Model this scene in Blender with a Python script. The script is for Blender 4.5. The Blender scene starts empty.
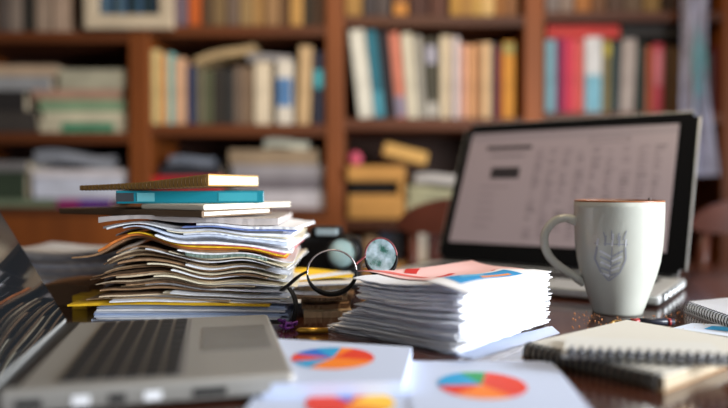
import bpy, bmesh, math, random
from mathutils import Vector, Matrix
R = random.Random(7)
SC = bpy.context.scene
COL = SC.collection
# ------------------------------------------------------------------ frame of the place
F = 650.0            # focal length in pixels of the 728 x 408 frame
ZT = 0.75            # desk top above the floor
H = 0.165            # camera above the desk top
CZ = ZT + H
PITCH = math.atan(16 / F)
cp, sp = math.cos(PITCH), math.sin(PITCH)
def ray(px, py):
    u = (px - 364) / F; v = -(py - 204) / F
    return Vector((u, cp + sp * v, -sp + cp * v))
def at(px, py, Y):                 # point at distance Y into the room
    r = ray(px, py); return Vector((0, 0, CZ)) + r * (Y / r.y)
def on(px, py, z=0.0):             # point on a level z above the desk top
    r = ray(px, py); return Vector((0, 0, CZ)) + r * ((ZT + z - CZ) / r.z)
# ------------------------------------------------------------------ materials
MATS = {}
def mat(name, col, rough=.6, metal=0., var=0., scale=30., stretch=(1, 1, 1), col2=None, emit=0., trans=0., coat=0., bump=0., spec=.5, ior=1.45):
    if name in MATS: return MATS[name]
    m = bpy.data.materials.new(name); m.use_nodes = True
    nt = m.node_tree; b = nt.nodes['Principled BSDF']
    c = (*col, 1)
    b.inputs['Base Color'].default_value = c
    b.inputs['Roughness'].default_value = rough
    b.inputs['Metallic'].default_value = metal
    b.inputs['Specular IOR Level'].default_value = spec
    b.inputs['IOR'].default_value = ior
    if coat: b.inputs['Coat Weight'].default_value = coat; b.inputs['Coat Roughness'].default_value = .06
    if trans: b.inputs['Transmission Weight'].default_value = trans
    if emit:
        b.inputs['Emission Color'].default_value = c; b.inputs['Emission Strength'].default_value = emit
    if var or col2 or bump:
        tc = nt.nodes.new('ShaderNodeTexCoord'); mp = nt.nodes.new('ShaderNodeMapping')
        mp.inputs['Scale'].default_value = stretch
        nz = nt.nodes.new('ShaderNodeTexNoise'); nz.inputs['Scale'].default_value = scale; nz.inputs['Detail'].default_value = 4
        nt.links.new(tc.outputs['Object'], mp.inputs['Vector']); nt.links.new(mp.outputs['Vector'], nz.inputs['Vector'])
        rp = nt.nodes.new('ShaderNodeValToRGB')
        c2 = col2 or tuple(x * (1 - var) for x in col)
        rp.color_ramp.elements[0].color = (*c2, 1); rp.color_ramp.elements[1].color = c
        rp.color_ramp.elements[0].position = .33; rp.color_ramp.elements[1].position = .67
        nt.links.new(nz.outputs['Fac'], rp.inputs['Fac'])
        nt.links.new(rp.outputs['Color'], b.inputs['Base Color'])
        if bump:
            bp = nt.nodes.new('ShaderNodeBump'); bp.inputs['Strength'].default_value = bump; bp.inputs['Distance'].default_value = .002
            nt.links.new(nz.outputs['Fac'], bp.inputs['Height']); nt.links.new(bp.outputs['Normal'], b.inputs['Normal'])
    MATS[name] = m; return m
def lin(r, g, b):                  # 0..255 display colour to linear
    f = lambda v: ((v / 255 + .055) / 1.055) ** 2.4 if v > 10 else v / 255 / 12.92
    return (f(r), f(g), f(b))
def C(name, r, g, b, **k): return mat(name, lin(r, g, b), **k)
def tone(r, g, b, rough=.65):
    return mat('cover_%d_%d_%d' % (r, g, b), lin(r, g, b), rough=rough, var=.25, scale=14)
PAGES = C('page_block', 226, 210, 182, rough=.8, var=.35, scale=1, stretch=(3, 3, 900))
PAGESV = C('page_block_upright', 226, 210, 182, rough=.8, var=.35, scale=1, stretch=(900, 3, 3))
WHITE = C('white_paper', 236, 238, 244, rough=.75)
WHITEB = C('blue_white_paper', 205, 217, 238, rough=.75)
GREYP = C('grey_paper', 178, 176, 178, rough=.8, var=.2, scale=8)
CREAM = C('cream_paper', 238, 228, 202, rough=.8)
KRAFT = C('kraft_paper', 158, 124, 92, rough=.85, var=.2, scale=12)
KRAFTD = C('dark_kraft_paper', 112, 86, 64, rough=.85, var=.25, scale=12)
TANP = C('tan_paper', 196, 168, 132, rough=.85, var=.15, scale=12)
YELLOW = C('yellow_card', 238, 190, 40, rough=.6)
ORANGE = C('orange_card', 205, 118, 52, rough=.65)
PINKP = C('pink_card', 230, 120, 130, rough=.65)
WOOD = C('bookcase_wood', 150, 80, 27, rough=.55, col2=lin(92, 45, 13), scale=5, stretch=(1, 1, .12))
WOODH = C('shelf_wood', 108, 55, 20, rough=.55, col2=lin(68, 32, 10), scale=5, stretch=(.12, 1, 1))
BACKW = C('bookcase_back', 58, 32, 20, rough=.7, var=.3, scale=4)
DESKW = C('desk_wood', 78, 42, 28, rough=.16, col2=lin(46, 22, 15), scale=9, stretch=(.15, 1, 1), coat=.5)
CHAIRW = C('chair_wood', 84, 40, 26, rough=.35, var=.4, scale=8)
SILVER = C('brushed_aluminium', 190, 192, 192, rough=.38, metal=.45)
SILVERB = C('warm_aluminium', 152, 150, 146, rough=.45, metal=.35)
BLACK = C('black_plastic', 14, 14, 16, rough=.35)
BLACKG = C('black_glass', 6, 7, 9, rough=.06, spec=.8)
BLACKM = C('matt_black', 22, 22, 24, rough=.7)
KEYM = C('key_black', 30, 30, 32, rough=.5)
CERAMIC = C('mug_glaze', 180, 182, 174, rough=.22, coat=.2, var=.05, scale=18)
COPPER = C('copper_rim', 140, 88, 58, rough=.35)
GOLD = C('gold_metal', 196, 150, 60, rough=.3, metal=.8)
# ------------------------------------------------------------------ mesh helpers
def finish(name, bm, m, parent=None, smooth=False):
    bmesh.ops.recalc_face_normals(bm, faces=bm.faces[:])
    me = bpy.data.meshes.new(name); bm.to_mesh(me); bm.free()
    ms = m if isinstance(m, (list, tuple)) else [m]
    for x in ms: me.materials.append(x)
    if smooth:
        for p in me.polygons: p.use_smooth = True
    o = bpy.data.objects.new(name, me); COL.objects.link(o)
    if parent: o.parent = parent
    return o
def tag(o, label, cat, group=None):
    o['label'] = label; o['category'] = cat
    if group: o['group'] = group
    return o
def struct(o): o['kind'] = 'structure'; return o
def thing(name, label, cat, loc=(0, 0, 0), rz=0., group=None):
    o = bpy.data.objects.new(name, None); o.empty_display_size = .02; COL.objects.link(o)
    o.location = loc; o.rotation_euler = (0, 0, rz); return tag(o, label, cat, group)
def box(bm, x0, x1, y0, y1, z0, z1, bev=0., mi=0, M=None):
    r = bmesh.ops.create_cube(bm, size=1); vs = r['verts']
    for v in vs: v.co = Vector((x0 + (v.co.x + .5) * (x1 - x0), y0 + (v.co.y + .5) * (y1 - y0), z0 + (v.co.z + .5) * (z1 - z0)))
    fs = set(f for v in vs for f in v.link_faces)
    if bev:
        es = set(e for v in vs for e in v.link_edges)
        r2 = bmesh.ops.bevel(bm, geom=list(es), offset=bev, segments=2, affect='EDGES', profile=.5)
        fs = set(r2['faces']) | set(f for f in fs if f.is_valid); vs = list(set(v for f in fs for v in f.verts))
    for f in fs: f.material_index = mi
    if M is not None: bmesh.ops.transform(bm, matrix=M, verts=vs)
    return vs
def boxo(name, m, parent, x0, x1, y0, y1, z0, z1, bev=0.):
    bm = bmesh.new(); box(bm, x0, x1, y0, y1, z0, z1, bev); return finish(name, bm, m, parent)
def tube(bm, pts, r, n=8, closed=False, mi=0, flat=1.):
    pts = [Vector(p) for p in pts]; k = len(pts); rings = []
    up = None
    for i in range(k):
        a = pts[(i - 1) % k] if (closed or i > 0) else pts[i]
        b = pts[(i + 1) % k] if (closed or i < k - 1) else pts[i]
        t = (b - a).normalized()
        if up is None:
            up = Vector((0, 0, 1)) if abs(t.z) < .9 else Vector((0, 1, 0))
        s = t.cross(up).normalized(); up = s.cross(t).normalized()
        rr = r[i] if isinstance(r, (list, tuple)) else r
        rings.append([bm.verts.new(pts[i] + (s * math.cos(q) + up * math.sin(q) * flat) * rr) for q in [2 * math.pi * j / n for j in range(n)]])
    for i in range(k if closed else k - 1):
        A, B = rings[i], rings[(i + 1) % k]
        for j in range(n):
            f = bm.faces.new((A[j], A[(j + 1) % n], B[(j + 1) % n], B[j])); f.material_index = mi
    if not closed:
        for q in (rings[0], rings[-1]):
            f = bm.faces.new(q); f.material_index = mi
def lathe(bm, prof, n=48, mi=0):
    rings = []
    for r, z in prof:
        if r < 1e-6: rings.append([bm.verts.new((0, 0, z))])
        else: rings.append([bm.verts.new((r * math.cos(2 * math.pi * j / n), r * math.sin(2 * math.pi * j / n), z)) for j in range(n)])
    for A, B in zip(rings, rings[1:]):
        for j in range(n):
            a, b = A[j % len(A)], A[(j + 1) % len(A)]; c, d = B[(j + 1) % len(B)], B[j % len(B)]
            vs = []
            for v in (a, b, c, d):
                if v not in vs: vs.append(v)
            if len(vs) > 2: bm.faces.new(vs).material_index = mi
def quad(bm, a, b, c, d, mi=0):
    f = bm.faces.new([bm.verts.new(Vector(p)) for p in (a, b, c, d)]); f.material_index = mi; return f
# ------------------------------------------------------------------ camera, light, world
cam = bpy.data.cameras.new('camera'); co = bpy.data.objects.new('camera', cam); COL.objects.link(co)
co.location = (0, 0, CZ); co.rotation_euler = (math.pi / 2 - PITCH, 0, 0)
cam.sensor_width = 36; cam.sensor_fit = 'HORIZONTAL'; cam.lens = 36 * F / 728
cam.clip_start = .02; cam.clip_end = 50
cam.dof.use_dof = True; cam.dof.focus_distance = .775; cam.dof.aperture_fstop = 1.38
cam.dof.aperture_blades = 0
SC.camera = co
SC.view_settings.view_transform = 'Standard'
SC.view_settings.look = 'None'
SC.view_settings.exposure = 0.0
w = bpy.data.worlds.new('world'); SC.world = w; w.use_nodes = True
bg = w.node_tree.nodes['Background']; bg.inputs['Color'].default_value = (.75, .82, 1, 1); bg.inputs['Strength'].default_value = .11
def area(name, loc, target, size, power, col, sy=None, spread=180):
    l = bpy.data.lights.new(name, 'AREA'); l.energy = power; l.color = col
    l.size = size
    if sy: l.shape = 'RECTANGLE'; l.size_y = sy
    o = bpy.data.objects.new(name, l); COL.objects.link(o); o.location = loc
    l.spread = math.radians(spread)
    o.rotation_euler = (Vector(target) - Vector(loc)).to_track_quat('-Z', 'Y').to_euler(); return o
area('window_light', (1.9, .02, 1.18), (0, .80, .80), .8, 46, (.93, .97, 1), .9, 110)
area('room_light', (.6, -1.0, 1.9), (0.1, 1.0, .8), .8, 6, (1, .97, .93))
area('bookcase_fill', (.30, .9, 2.3), (0.2, 2.3, .95), .4, 17, (1, .80, .56))  # warm light added for the bookcase, no fixture is built for it

# ------------------------------------------------------------------ the room
struct(boxo('floor', C('floor_boards', 70, 44, 30, rough=.5, var=.3, scale=4, stretch=(1, .1, 1)), None, -3.2, 3.2, -1.5, 2.72, -.05, 0))
WALLM = C('wall_plaster', 96, 84, 74, rough=.9, var=.1, scale=6)
struct(boxo('wall_back', WALLM, None, -3.2, 3.2, 2.60, 2.72, 0, 2.7))
struct(boxo('wall_left', WALLM, None, -3.3, -3.2, -1.5, 2.72, 0, 2.7))
struct(boxo('ceiling', C('ceiling_plaster', 150, 142, 130, rough=.9, var=.05), None, -3.3, 3.2, -1.5, 2.72, 2.7, 2.78))
# ------------------------------------------------------------------ bookcase
YB, YK = 2.2, 2.54                       # front and back of the bookcase
bx = lambda px: at(px, 188, YB).x
bz = lambda py: at(364, py, YB).z
bc = thing('bookcase', 'tall brown wooden bookcase crowded with books and papers along the back wall', 'bookcase', (bx(335), YB, 0))
def bpart(name, m, x0, x1, y0, y1, z0, z1, bev=.003):
    o = boxo(name, m, bc, x0 - bc.location.x, x1 - bc.location.x, y0 - YB, y1 - YB, z0, z1, bev); return o
UP = [(-72, -46), (130, 150), (326, 344), (524, 543), (722, 742)]
BAYX = [(UP[i][1], UP[i + 1][0]) for i in range(4)]
TOPZ = bz(-92)
for a, b in UP: bpart('upright', WOOD, bx(a), bx(b), YB, YK, 0, TOPZ)
bpart('back_panel', BACKW, bx(-72), bx(742), YK, YK + .012, 0, TOPZ, 0)
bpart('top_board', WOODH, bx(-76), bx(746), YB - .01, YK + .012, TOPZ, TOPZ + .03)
SH = {'top': [(31, 42), (25, 36), (15, 26), (11, 21)], 'middle': [(132, 143), (124, 136), (118, 130), (112, 124)],
      'low': [(207, 216), (209, 218), (219, 229), (219, 229)], 'base': [None, None, (264, 275), (264, 275)]}
ST = {}
for row, l in SH.items():
    for i, e in enumerate(l):
        if not e: continue
        ST[row, i] = bz(e[0])
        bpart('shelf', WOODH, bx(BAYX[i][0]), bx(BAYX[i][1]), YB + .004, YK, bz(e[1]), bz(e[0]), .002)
for i in range(2):
    d = bpart('cabinet_door', WOOD, bx(BAYX[i][0]), bx(BAYX[i][1]), YB + .002, YB + .022, .06, bz(SH['low'][i][1]), .003)
    k = bmesh.new(); bmesh.ops.create_uvsphere(k, u_segments=12, v_segments=8, radius=.012)
    kn = finish('knob', k, GOLD, d, True); kn.location = (bx(BAYX[i][1] - 14) - bc.location.x, -.010, .42)
for i in (2, 3):
    bpart('kick_panel', WOOD, bx(BAYX[i][0]), bx(BAYX[i][1]), YB + .002, YB + .022, .0, bz(SH['base'][i][1]), .003)
# ------------------------------------------------------------------ books
BAYN = ['in the far left bookcase bay', 'in the second bookcase bay', 'in the third bookcase bay', 'in the fourth bookcase bay']
def book_mesh(w, d, h, cov, pag, flat=False, bands=(), parts=True, name='book', rnd=.002):
    """upright book: spine at y = 0 facing the camera, x 0..w, z 0..h. Flat: spine along x, thickness in z"""
    bm = bmesh.new(); c = min(.003, (h if flat else w) * .16)
    if flat:
        box(bm, 0, w, 0, d, 0, c, c * .3); box(bm, 0, w, 0, d, h - c, h, c * .3); box(bm, 0, w, 0, c * 1.6, c * .5, h - c * .5, c * .4)
    else:
        box(bm, 0, c, 0, d, 0, h, c * .3); box(bm, w - c, w, 0, d, 0, h, c * .3); box(bm, c * .5, w - c * .5, -c * .4, c * 1.4, 0, h, c * .4)
    o = finish(name, bm, cov)
    if flat: boxo('pages', PAGES, o, .004, w - .004, c * 1.6, d - .004, c, h - c)
    else: boxo('pages', PAGESV, o, c, w - c, c * 1.4, d - .004, .003, h - .004)
    for (f0, f1, bmx) in bands:
        if flat: boxo('spine_label', bmx, o, w * f0, w * f1, -.0008, .001, h * .12, h * .88)
        else: boxo('spine_label', bmx, o, w * .04, w * .96, -c * .4 - .0012, .001, h * f0, h * f1)
    return o
def upright(bay, row, x0, x1, ytop, rgb, label, lean=0., bands=(), y=None, group=None, rough=.65, ybot=None):
    z0 = ST[row, bay] if ybot is None else bz(ybot)
    Y = YB + .03 + R.uniform(-.012, .015) if y is None else y
    X0, X1 = at(x0, 188, Y).x, at(x1, 188, Y).x
    X0, X1 = max(X0, bx(BAYX[bay][0]) + .0015), min(X1, bx(BAYX[bay][1]) - .0015)
    h = at(364, ytop, Y).z - z0; w = X1 - X0 - .001
    a = math.radians(lean)
    if lean: h = (h - w * abs(math.sin(a))) / math.cos(a)
    o = book_mesh(w, .19 + R.uniform(-.02, .02), h, tone(*rgb, rough=rough), PAGESV, bands=bands)
    o.location = (X0, Y, z0 + .0004 + (w * math.sin(-a) if a < 0 else 0)); o.rotation_euler = (0, -a, 0)
    return tag(o, label, 'book', group)
def flat(x0, x1, y0, y1, rgb, label, bands=(), Y=None, z=None, d=.2, rz=0., name='book', cat='book', pages=False, group=None):
    """lying item by its outline in the shelf front plane; y1 bottom"""
    Y = YB + .03 if Y is None else Y
    X0, X1 = at(x0, 188, Y).x, at(x1, 188, Y).x
    zb = at(364, y1, Y).z if z is None else z; h = at(364, y0, Y).z - zb if z is None else (y1 - y0) / F * Y
    o = book_mesh(X1 - X0, d, h - .0006, tone(*rgb), PAGES, flat=True, bands=bands, name=name)
    o.location = (X0, Y, zb + .0003); o.rotation_euler = (0, 0, rz)
    tag(o, label, cat, group); o['_top'] = zb + h; return o
def pile_up(z, items):
    """items lying on each other bottom first: (x0, x1, thickness px, rgb, label, kwargs)"""
    for it in items:
        x0, x1, t, rgb, label = it[:5]; k = it[5] if len(it) > 5 else {}
        o = flat(x0, x1, 0, t, rgb, label, z=z, **k); z = o['_top']; del o['_top']
    return z
WB = tone(232, 232, 232); BLB = tone(86, 128, 176); GNB = tone(40, 130, 96); TLB = tone(80, 170, 180); DKB = tone(40, 40, 44)
def row(bay, rowname, items):
    for it in items:
        x0, x1, yt, rgb, desc = it[:5]; k = it[5] if len(it) > 5 else {}
        upright(bay, rowname, x0, x1, yt, rgb, '%s standing on the %s shelf %s' % (desc, rowname, BAYN[bay]), **k)
# far left bay
row(0, 'top', [(-40, -28, -48, (92, 70, 58), 'brown book'), (-27, -14, -40, (70, 62, 64), 'dark grey book'), (-12, 0, -46, (120, 96, 76), 'tan-brown book'),
               (1, 11, -52, (96, 84, 78), 'taupe book'), (12, 24, -44, (138, 122, 110), 'greyish beige book'), (25, 35, -46, (44, 40, 34), 'black-green book')])
row(0, 'top', [(38, 54, -38, (160, 138, 120), 'wide beige book'), (55, 72, -38, (176, 150, 130), 'wide pinkish beige book')])
pile_up(ST['middle', 0], [(-40, 38, 22, (60, 54, 50), 'dark brown box file lying lowest left on the middle shelf, far left bay'),
        (-40, 26, 20, (38, 34, 34), 'black box file on the dark brown one in the far left bay'),
        (-40, 52, 14, (150, 150, 152), 'pale blue-grey book lying under a tan book in the far left bay'),
        (-40, 58, 11, (186, 160, 134), 'tan book lying on top of the left stack in the far left bay')])
pile_up(ST['middle', 0], [(40, 128, 11, (196, 186, 160), 'beige book with a green spine band lying in the far left bookcase bay', dict(bands=((.25, .85, GNB),))),
        (44, 128, 10, (206, 196, 168), 'buff book lying second from bottom in the far left bay'),
        (40, 126, 12, (132, 158, 124), 'sage green book lying in the middle shelf stack in the far left bay'),
        (33, 122, 10, (176, 136, 116), 'pinkish brown book lying on the sage green one in the far left bay'),
        (60, 126, 20, (172, 166, 144), 'thick grey-green book topping the stack in the far left bay')])
pile_up(ST['low', 0], [(-40, 56, 7.4, (112, 124, 100), 'dull green book lying lowest on the low shelf in the far left bay'),
        (-40, 26, 28, (50, 62, 46), 'dark green box file on the low shelf in the far left bay'),
        (-40, 28, 10, (120, 116, 116), 'grey magazine on the dark green box file in the far left bay')])
z = pile_up(ST['low', 0], [(57, 112, 8, (150, 30, 110), 'magenta and purple book lying under the white box on the low shelf', dict(bands=((.4, .99, tone(70, 50, 140)),), d=.18))])
# white box stack
def storage_box(x0, x1, zb, t, rgb, lidrgb, label, Y=None, name='storage_box', d=.22):
    Y = YB + .025 if Y is None else Y
    X0, X1 = at(x0, 188, Y).x, at(x1, 188, Y).x; h = t / F * Y
    o = thing(name, label, 'box', ((X0 + X1) / 2, Y, zb + .0004))
    W = (X1 - X0) / 2
    boxo('box_body', tone(*rgb), o, -W + .004, W - .004, .004, d - .004, 0, h * .72, .004)
    boxo('lid', tone(*lidrgb), o, -W, W, 0, d, h * .72 + .0003, h, .005)
    return zb + h
z = storage_box(31, 127, z, 29, (206, 208, 222), (224, 216, 220), 'white cardboard box with a pinkish lid on the low shelf in the far left bay')
def sheaf(x0, x1, zb, t, rgb, label, Y=None, n=3, curl=.2, d=.2, rz=0., name='paper_sheaf', lift=0., group=None):
    """loose, wavy sheaf of papers lying on a shelf"""
    Y = YB + .03 if Y is None else Y
    X0, X1 = at(x0, 188, Y).x, at(x1, 188, Y).x; h = t / F * Y; W = X1 - X0
    bm = bmesh.new()
    for k in range(n):
        za, zc = h * k / n, h * (k + .86) / n; dx = R.uniform(-.02, .02) * W; dy = R.uniform(0, .012)
        nx = 10; g = []
        for i in range(nx + 1):
            f = i / nx; u = f * W + dx; wv = h * curl * (math.sin(f * 5 + k * .15) + 1) * .5 + lift * f
            g.append([bm.verts.new((u, yy, zz + wv)) for yy, zz in ((dy, za), (dy, zc), (d, zc), (d, za))])
        for A, B in zip(g, g[1:]):
            for j in range(4): bm.faces.new((A[j], A[(j + 1) % 4], B[(j + 1) % 4], B[j]))
        bm.faces.new(g[0]); bm.faces.new(g[-1])
    o = finish(name, bm, tone(*rgb)); o.location = (X0, Y, zb + .0006); o.rotation_euler = (0, 0, rz)
    tag(o, label, 'papers', group); return zb + h * (1 + curl) + .001
sheaf(33, 112, z, 13, (150, 152, 160), 'loose grey papers strewn over the white box in the far left bay', n=4, curl=.6)
# second bay
row(1, 'top', [(151, 160, -48, (96, 62, 44), 'dark tan book'), (161, 170, -44, (112, 34, 34), 'dark red book'), (170, 177, -46, (96, 58, 74), 'plum book'), (178, 188, -40, (124, 108, 120), 'mauve grey book'),
               (190, 203, -50, (206, 100, 40), 'orange book'), (204, 214, -46, (92, 70, 48), 'umber book'), (215, 227, -44, (134, 108, 72), 'khaki book'), (228, 240, -42, (118, 98, 84), 'taupe brown book'),
               (241, 253, -50, (158, 128, 84), 'pale khaki book'), (254, 265, -46, (176, 134, 80), 'ochre book'), (266, 280, -42, (160, 122, 82), 'tan book'), (281, 289, -44, (104, 72, 44), 'dark brown book'),
               (291, 303, -48, (198, 150, 82), 'golden tan book'), (304, 314, -46, (58, 48, 36), 'near black book'), (315, 324, -42, (84, 58, 40), 'chocolate book')])
row(1, 'middle', [(151, 160, 50, (224, 202, 140), 'pale yellow book'), (161, 167, 54, (228, 160, 96), 'narrow orange book'), (168, 174, 53, (130, 190, 186), 'thin pale teal book'),
                  (175, 187, 58, (222, 176, 140), 'peach book'), (188, 196, 66, (50, 60, 96), 'dark blue book'), (197, 204, 68, (120, 112, 90), 'olive grey book'),
                  (205, 214, 70, (98, 100, 74), 'moss green book'), (215, 224, 68, (62, 56, 50), 'charcoal book'), (225, 234, 69, (52, 50, 48), 'black book'),
                  (235, 243, 66, (124, 104, 88), 'grey brown book'), (244, 253, 67, (142, 116, 92), 'fawn book'),
                  (255, 271, 62, (228, 210, 182), 'wide cream book'), (277, 293, 60, (226, 216, 200), 'white blue-panelled book', dict(bands=((.28, .72, BLB),))),
                  (297, 310, 46, (206, 172, 128), 'tall beige book', dict(lean=-2)), (314, 324, 52, (46, 48, 66), 'navy teal-banded book', dict(bands=((.5, .75, TLB),)))])
sheaf(196, 256, bz(66), 9, (186, 158, 116), 'tan paperback sagging on top of the upright books in the second bay', n=1, curl=.4, lift=.055, d=.16)
sheaf(248, 292, bz(59.6), 6, (178, 172, 172), 'grey magazine lying across the tops of the white books in the second bay', n=2, curl=.3, d=.16)
z = pile_up(ST['low', 1], [(156, 224, 16, (222, 190, 184), 'pinkish white book lying under the bright red one in the second bay'),
        (153, 223, 16, (206, 36, 42), 'bright red book lying on the low shelf in the second bay'),
        (160, 222, 11, (44, 44, 52), 'black folder lying on the bright red book')])
sheaf(168, 212, z, 8, (128, 136, 152), 'blue-grey papers lying on the black folder in the second bay', n=2, curl=.3)
z = pile_up(ST['low', 1], [(232, 324, 18, (206, 200, 206), 'thick pale grey book lying lowest on the right side of the second bay'),
        (230, 322, 13, (120, 112, 118), 'dark mauve grey book lying on the thick pale grey one'),
        (232, 324, 13, (156, 150, 154), 'mid grey book lying in the stack of the second bay'),
        (229, 318, 15, (156, 134, 108), 'brownish beige book lying on top of the grey books in the second bay', dict(d=.21))])
sheaf(264, 308, z, 8, (214, 210, 190), 'crumpled white and cream papers on top of the brownish beige book', n=3, curl=.4)
# third bay
row(2, 'top', [(346, 362, -50, (170, 128, 66), 'mustard brown book'), (364, 376, -46, (66, 58, 60), 'charcoal grey book'), (377, 390, -44, (84, 72, 70), 'greyish brown book'),
               (393, 408, -40, (120, 76, 44), 'reddish brown book', dict(bands=((.03, .22, tone(210, 140, 60)),))), (410, 428, -46, (72, 38, 30), 'dark maroon book'), (430, 447, -44, (90, 50, 36), 'brick brown book'),
               (450, 460, -50, (190, 142, 64), 'amber brown book'), (461, 471, -44, (176, 130, 66), 'dull gold book'), (472, 481, -48, (202, 160, 84), 'straw yellow book'), (482, 494, -46, (222, 184, 120), 'light yellow book'),
               (495, 504, -44, (160, 104, 50), 'copper brown book'), (505, 516, -46, (140, 92, 52), 'cinnamon book')])
row(2, 'middle', [(359, 374, 29, (226, 222, 208), 'tall white leaning book', dict(lean=6.5, y=YB + .012)), (375.5, 385, 30, (46, 120, 140), 'teal blue leaning book', dict(lean=6.2, y=YB + .014, bands=((.03, .3, tone(80, 160, 180)),))),
                  (387, 395, 31, (44, 40, 48), 'black leaning book', dict(lean=5.8, y=YB + .016)), (397, 407, 32, (220, 132, 108), 'salmon leaning book', dict(lean=5.5, bands=((.02, .26, tone(150, 140, 160)),))),
                  (408, 418, 33, (226, 216, 192), 'cream leaning book', dict(lean=4.5)), (419, 426, 36, (178, 172, 160), 'pale grey leaning book', dict(lean=3.5)),
                  (427, 438, 38, (76, 72, 58), 'dark olive book with pale labels', dict(lean=1.5, bands=((.68, .9, tone(176, 172, 186)), (.02, .2, tone(196, 190, 180))))),
                  (440, 451, 36, (232, 214, 184), 'ivory book'), (452, 459, 37, (222, 208, 208), 'pale lilac book'), (460, 466, 44, (226, 168, 146), 'thin pink book'), (467, 474, 45, (230, 170, 120), 'apricot book'),
                  (475, 481, 43, (188, 140, 100), 'light brown book'), (482, 491, 43, (234, 196, 150), 'pale peach book'), (492, 496, 44, (50, 56, 84), 'thin dark blue book'), (497, 501, 48, (160, 60, 36), 'thin rust red book'),
                  (502, 514, 42, (214, 144, 46), 'amber yellow book', dict(bands=((.85, .97, tone(150, 150, 90)),)))])
# tan wooden crate box with a dark slot, and the papers beside it
X0, X1 = bx(348), bx(404); zc = ST['low', 2]
cr = thing('storage_box', 'tan cardboard box with a dark open slot on the low shelf in the third bay', 'box', ((X0 + X1) / 2, YB - .02, zc + .0004))
W = (X1 - X0) / 2; TAN = C('tan_cardboard', 196, 142, 74, rough=.8, var=.15, scale=10); hh = bz(166) - zc
boxo('box_body', TAN, cr, -W, W, 0, .24, 0, hh * .46, .006)
boxo('slot', C('slot_black', 5, 5, 5, rough=.9), cr, -W + .006, W - .02, .02, .23, hh * .46 + .0003, hh * .70)
boxo('hinge_side', TAN, cr, W - .0195, W, 0, .24, hh * .46 + .0003, hh * .70, .003)
boxo('lid', TAN, cr, -W - .004, W + .004, -.006, .245, hh * .70 + .0006, hh, .008)
lt = cr.location.z + hh + .0006
bm = bmesh.new(); M = Matrix.Translation((bx(382), YB + .03, lt + .001)) @ Matrix.Rotation(math.radians(14), 4, 'Y')
box(bm, 0, .155, 0, .16, 0, .046, .008); o = finish('cardboard_packet', bm, C('yellow_cardboard', 214, 168, 96, rough=.8, var=.12, scale=9)); o.matrix_world = Matrix.Translation((0, 0, .037)) @ M
tag(o, 'yellowish cardboard packet tilted on top of the tan slotted box', 'packet')
bm = bmesh.new(); bmesh.ops.create_uvsphere(bm, u_segments=16, v_segments=10, radius=.024); o = finish('pink_ball', bm, C('pink_rubber', 212, 92, 118, rough=.6), None, True); o.location = (bx(355), YB + .02, lt + .024)
tag(o, 'small pink ball on the tan slotted box', 'ball')
z = sheaf(408, 470, zc, 30, (176, 172, 138), 'greenish cream paper pile beside the tan slotted box', n=6, curl=.12)
z = sheaf(415, 462, z, 9, (206, 200, 196), 'white papers lying on the greenish cream paper pile', n=2, curl=.3)
# base shelf of the third bay: jar, books
bm = bmesh.new(); lathe(bm, [(0, 0), (.03, 0), (.033, .01), (.033, .070), (.026, .080), (.026, .090), (0, .090)], 24)
o = finish('jar', bm, C('stoneware', 160, 128, 94, rough=.5, var=.2, scale=20), None, True); o.location = (bx(369), YB + .06, ST['base', 2] + .0006); tag(o, 'tan stoneware jar on the shelf below the slotted box', 'jar')
row_base = [(380, 390, 233, (60, 64, 78), 'slate blue book'), (391, 400, 232, (40, 34, 34), 'black book'), (412, 427, 232, (212, 196, 176), 'white paperback'), (430, 442, 234, (88, 40, 30), 'maroon book')]
for x0, x1, yt, rgb, dsc in row_base: upright(2, 'base', x0, x1, yt, rgb, dsc + ' standing on the lowest visible shelf of the third bay', y=YB + .06)
# fourth bay
row(3, 'top', [(545, 558, -46, (128, 116, 112), 'pale grey-brown book'), (559, 572, -44, (146, 126, 114), 'greyish tan book'), (574, 590, -48, (172, 110, 54), 'orange brown book'), (591, 604, -42, (116, 78, 50), 'walnut brown book'),
               (606, 622, -46, (86, 62, 48), 'dark umber book'), (623, 640, -44, (104, 82, 62), 'drab brown book'), (642, 658, -46, (136, 104, 54), 'dull mustard book'), (660, 676, -44, (60, 44, 36), 'blackish brown book')])
row(3, 'middle', [(545, 555, 40, (126, 170, 186), 'light blue book'), (556, 563, 38, (132, 28, 84), 'dark magenta book'), (564, 572, 39, (224, 62, 92), 'hot pink book'), (573, 582, 39, (226, 96, 92), 'coral red book'),
                  (584, 601, 37, (222, 222, 224), 'white and light blue book', dict(bands=((.02, .5, tone(130, 190, 212)),))), (602, 610, 40, (130, 116, 72), 'olive book with a yellow top', dict(bands=((.78, .95, tone(200, 180, 70)),))),
                  (611, 618, 42, (36, 66, 74), 'dark teal book'), (619, 633, 36, (184, 170, 164), 'warm grey book', dict(lean=-2)), (638, 644, 44, (44, 64, 58), 'dark green book'),
                  (645, 651, 46, (176, 84, 40), 'rust orange book'), (652, 662, 44, (196, 70, 86), 'crimson pink book', dict(bands=((.4, .9, tone(216, 120, 130)),))), (664, 672, 46, (92, 66, 44), 'brown book'), (673, 682, 48, (110, 84, 54), 'light walnut book')])
pile_up(bz(36.0), [(546, 618, 13, (196, 56, 50), 'red book lying across the upright books in the fourth bay', dict(d=.17))])
pile_up(bz(36.0), [(620, 680, 14, (30, 24, 22), 'black box lying beside the red book on the upright books', dict(d=.17))])
row_low = [(545, 565, 150, (120, 60, 44), 'brick red book'), (567, 590, 146, (160, 150, 140), 'stone grey book'), (592, 640, 150, (66, 50, 44), 'wide dark book'), (645, 690, 148, (96, 62, 44), 'wide brown book')]
for x0, x1, yt, rgb, dsc in row_low: upright(3, 'low', x0, x1, yt, rgb, dsc + ' standing behind the open laptop on the low shelf')
row(3, 'middle', [(704, 712, 52, (60, 52, 50), 'sooty book')])
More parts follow.
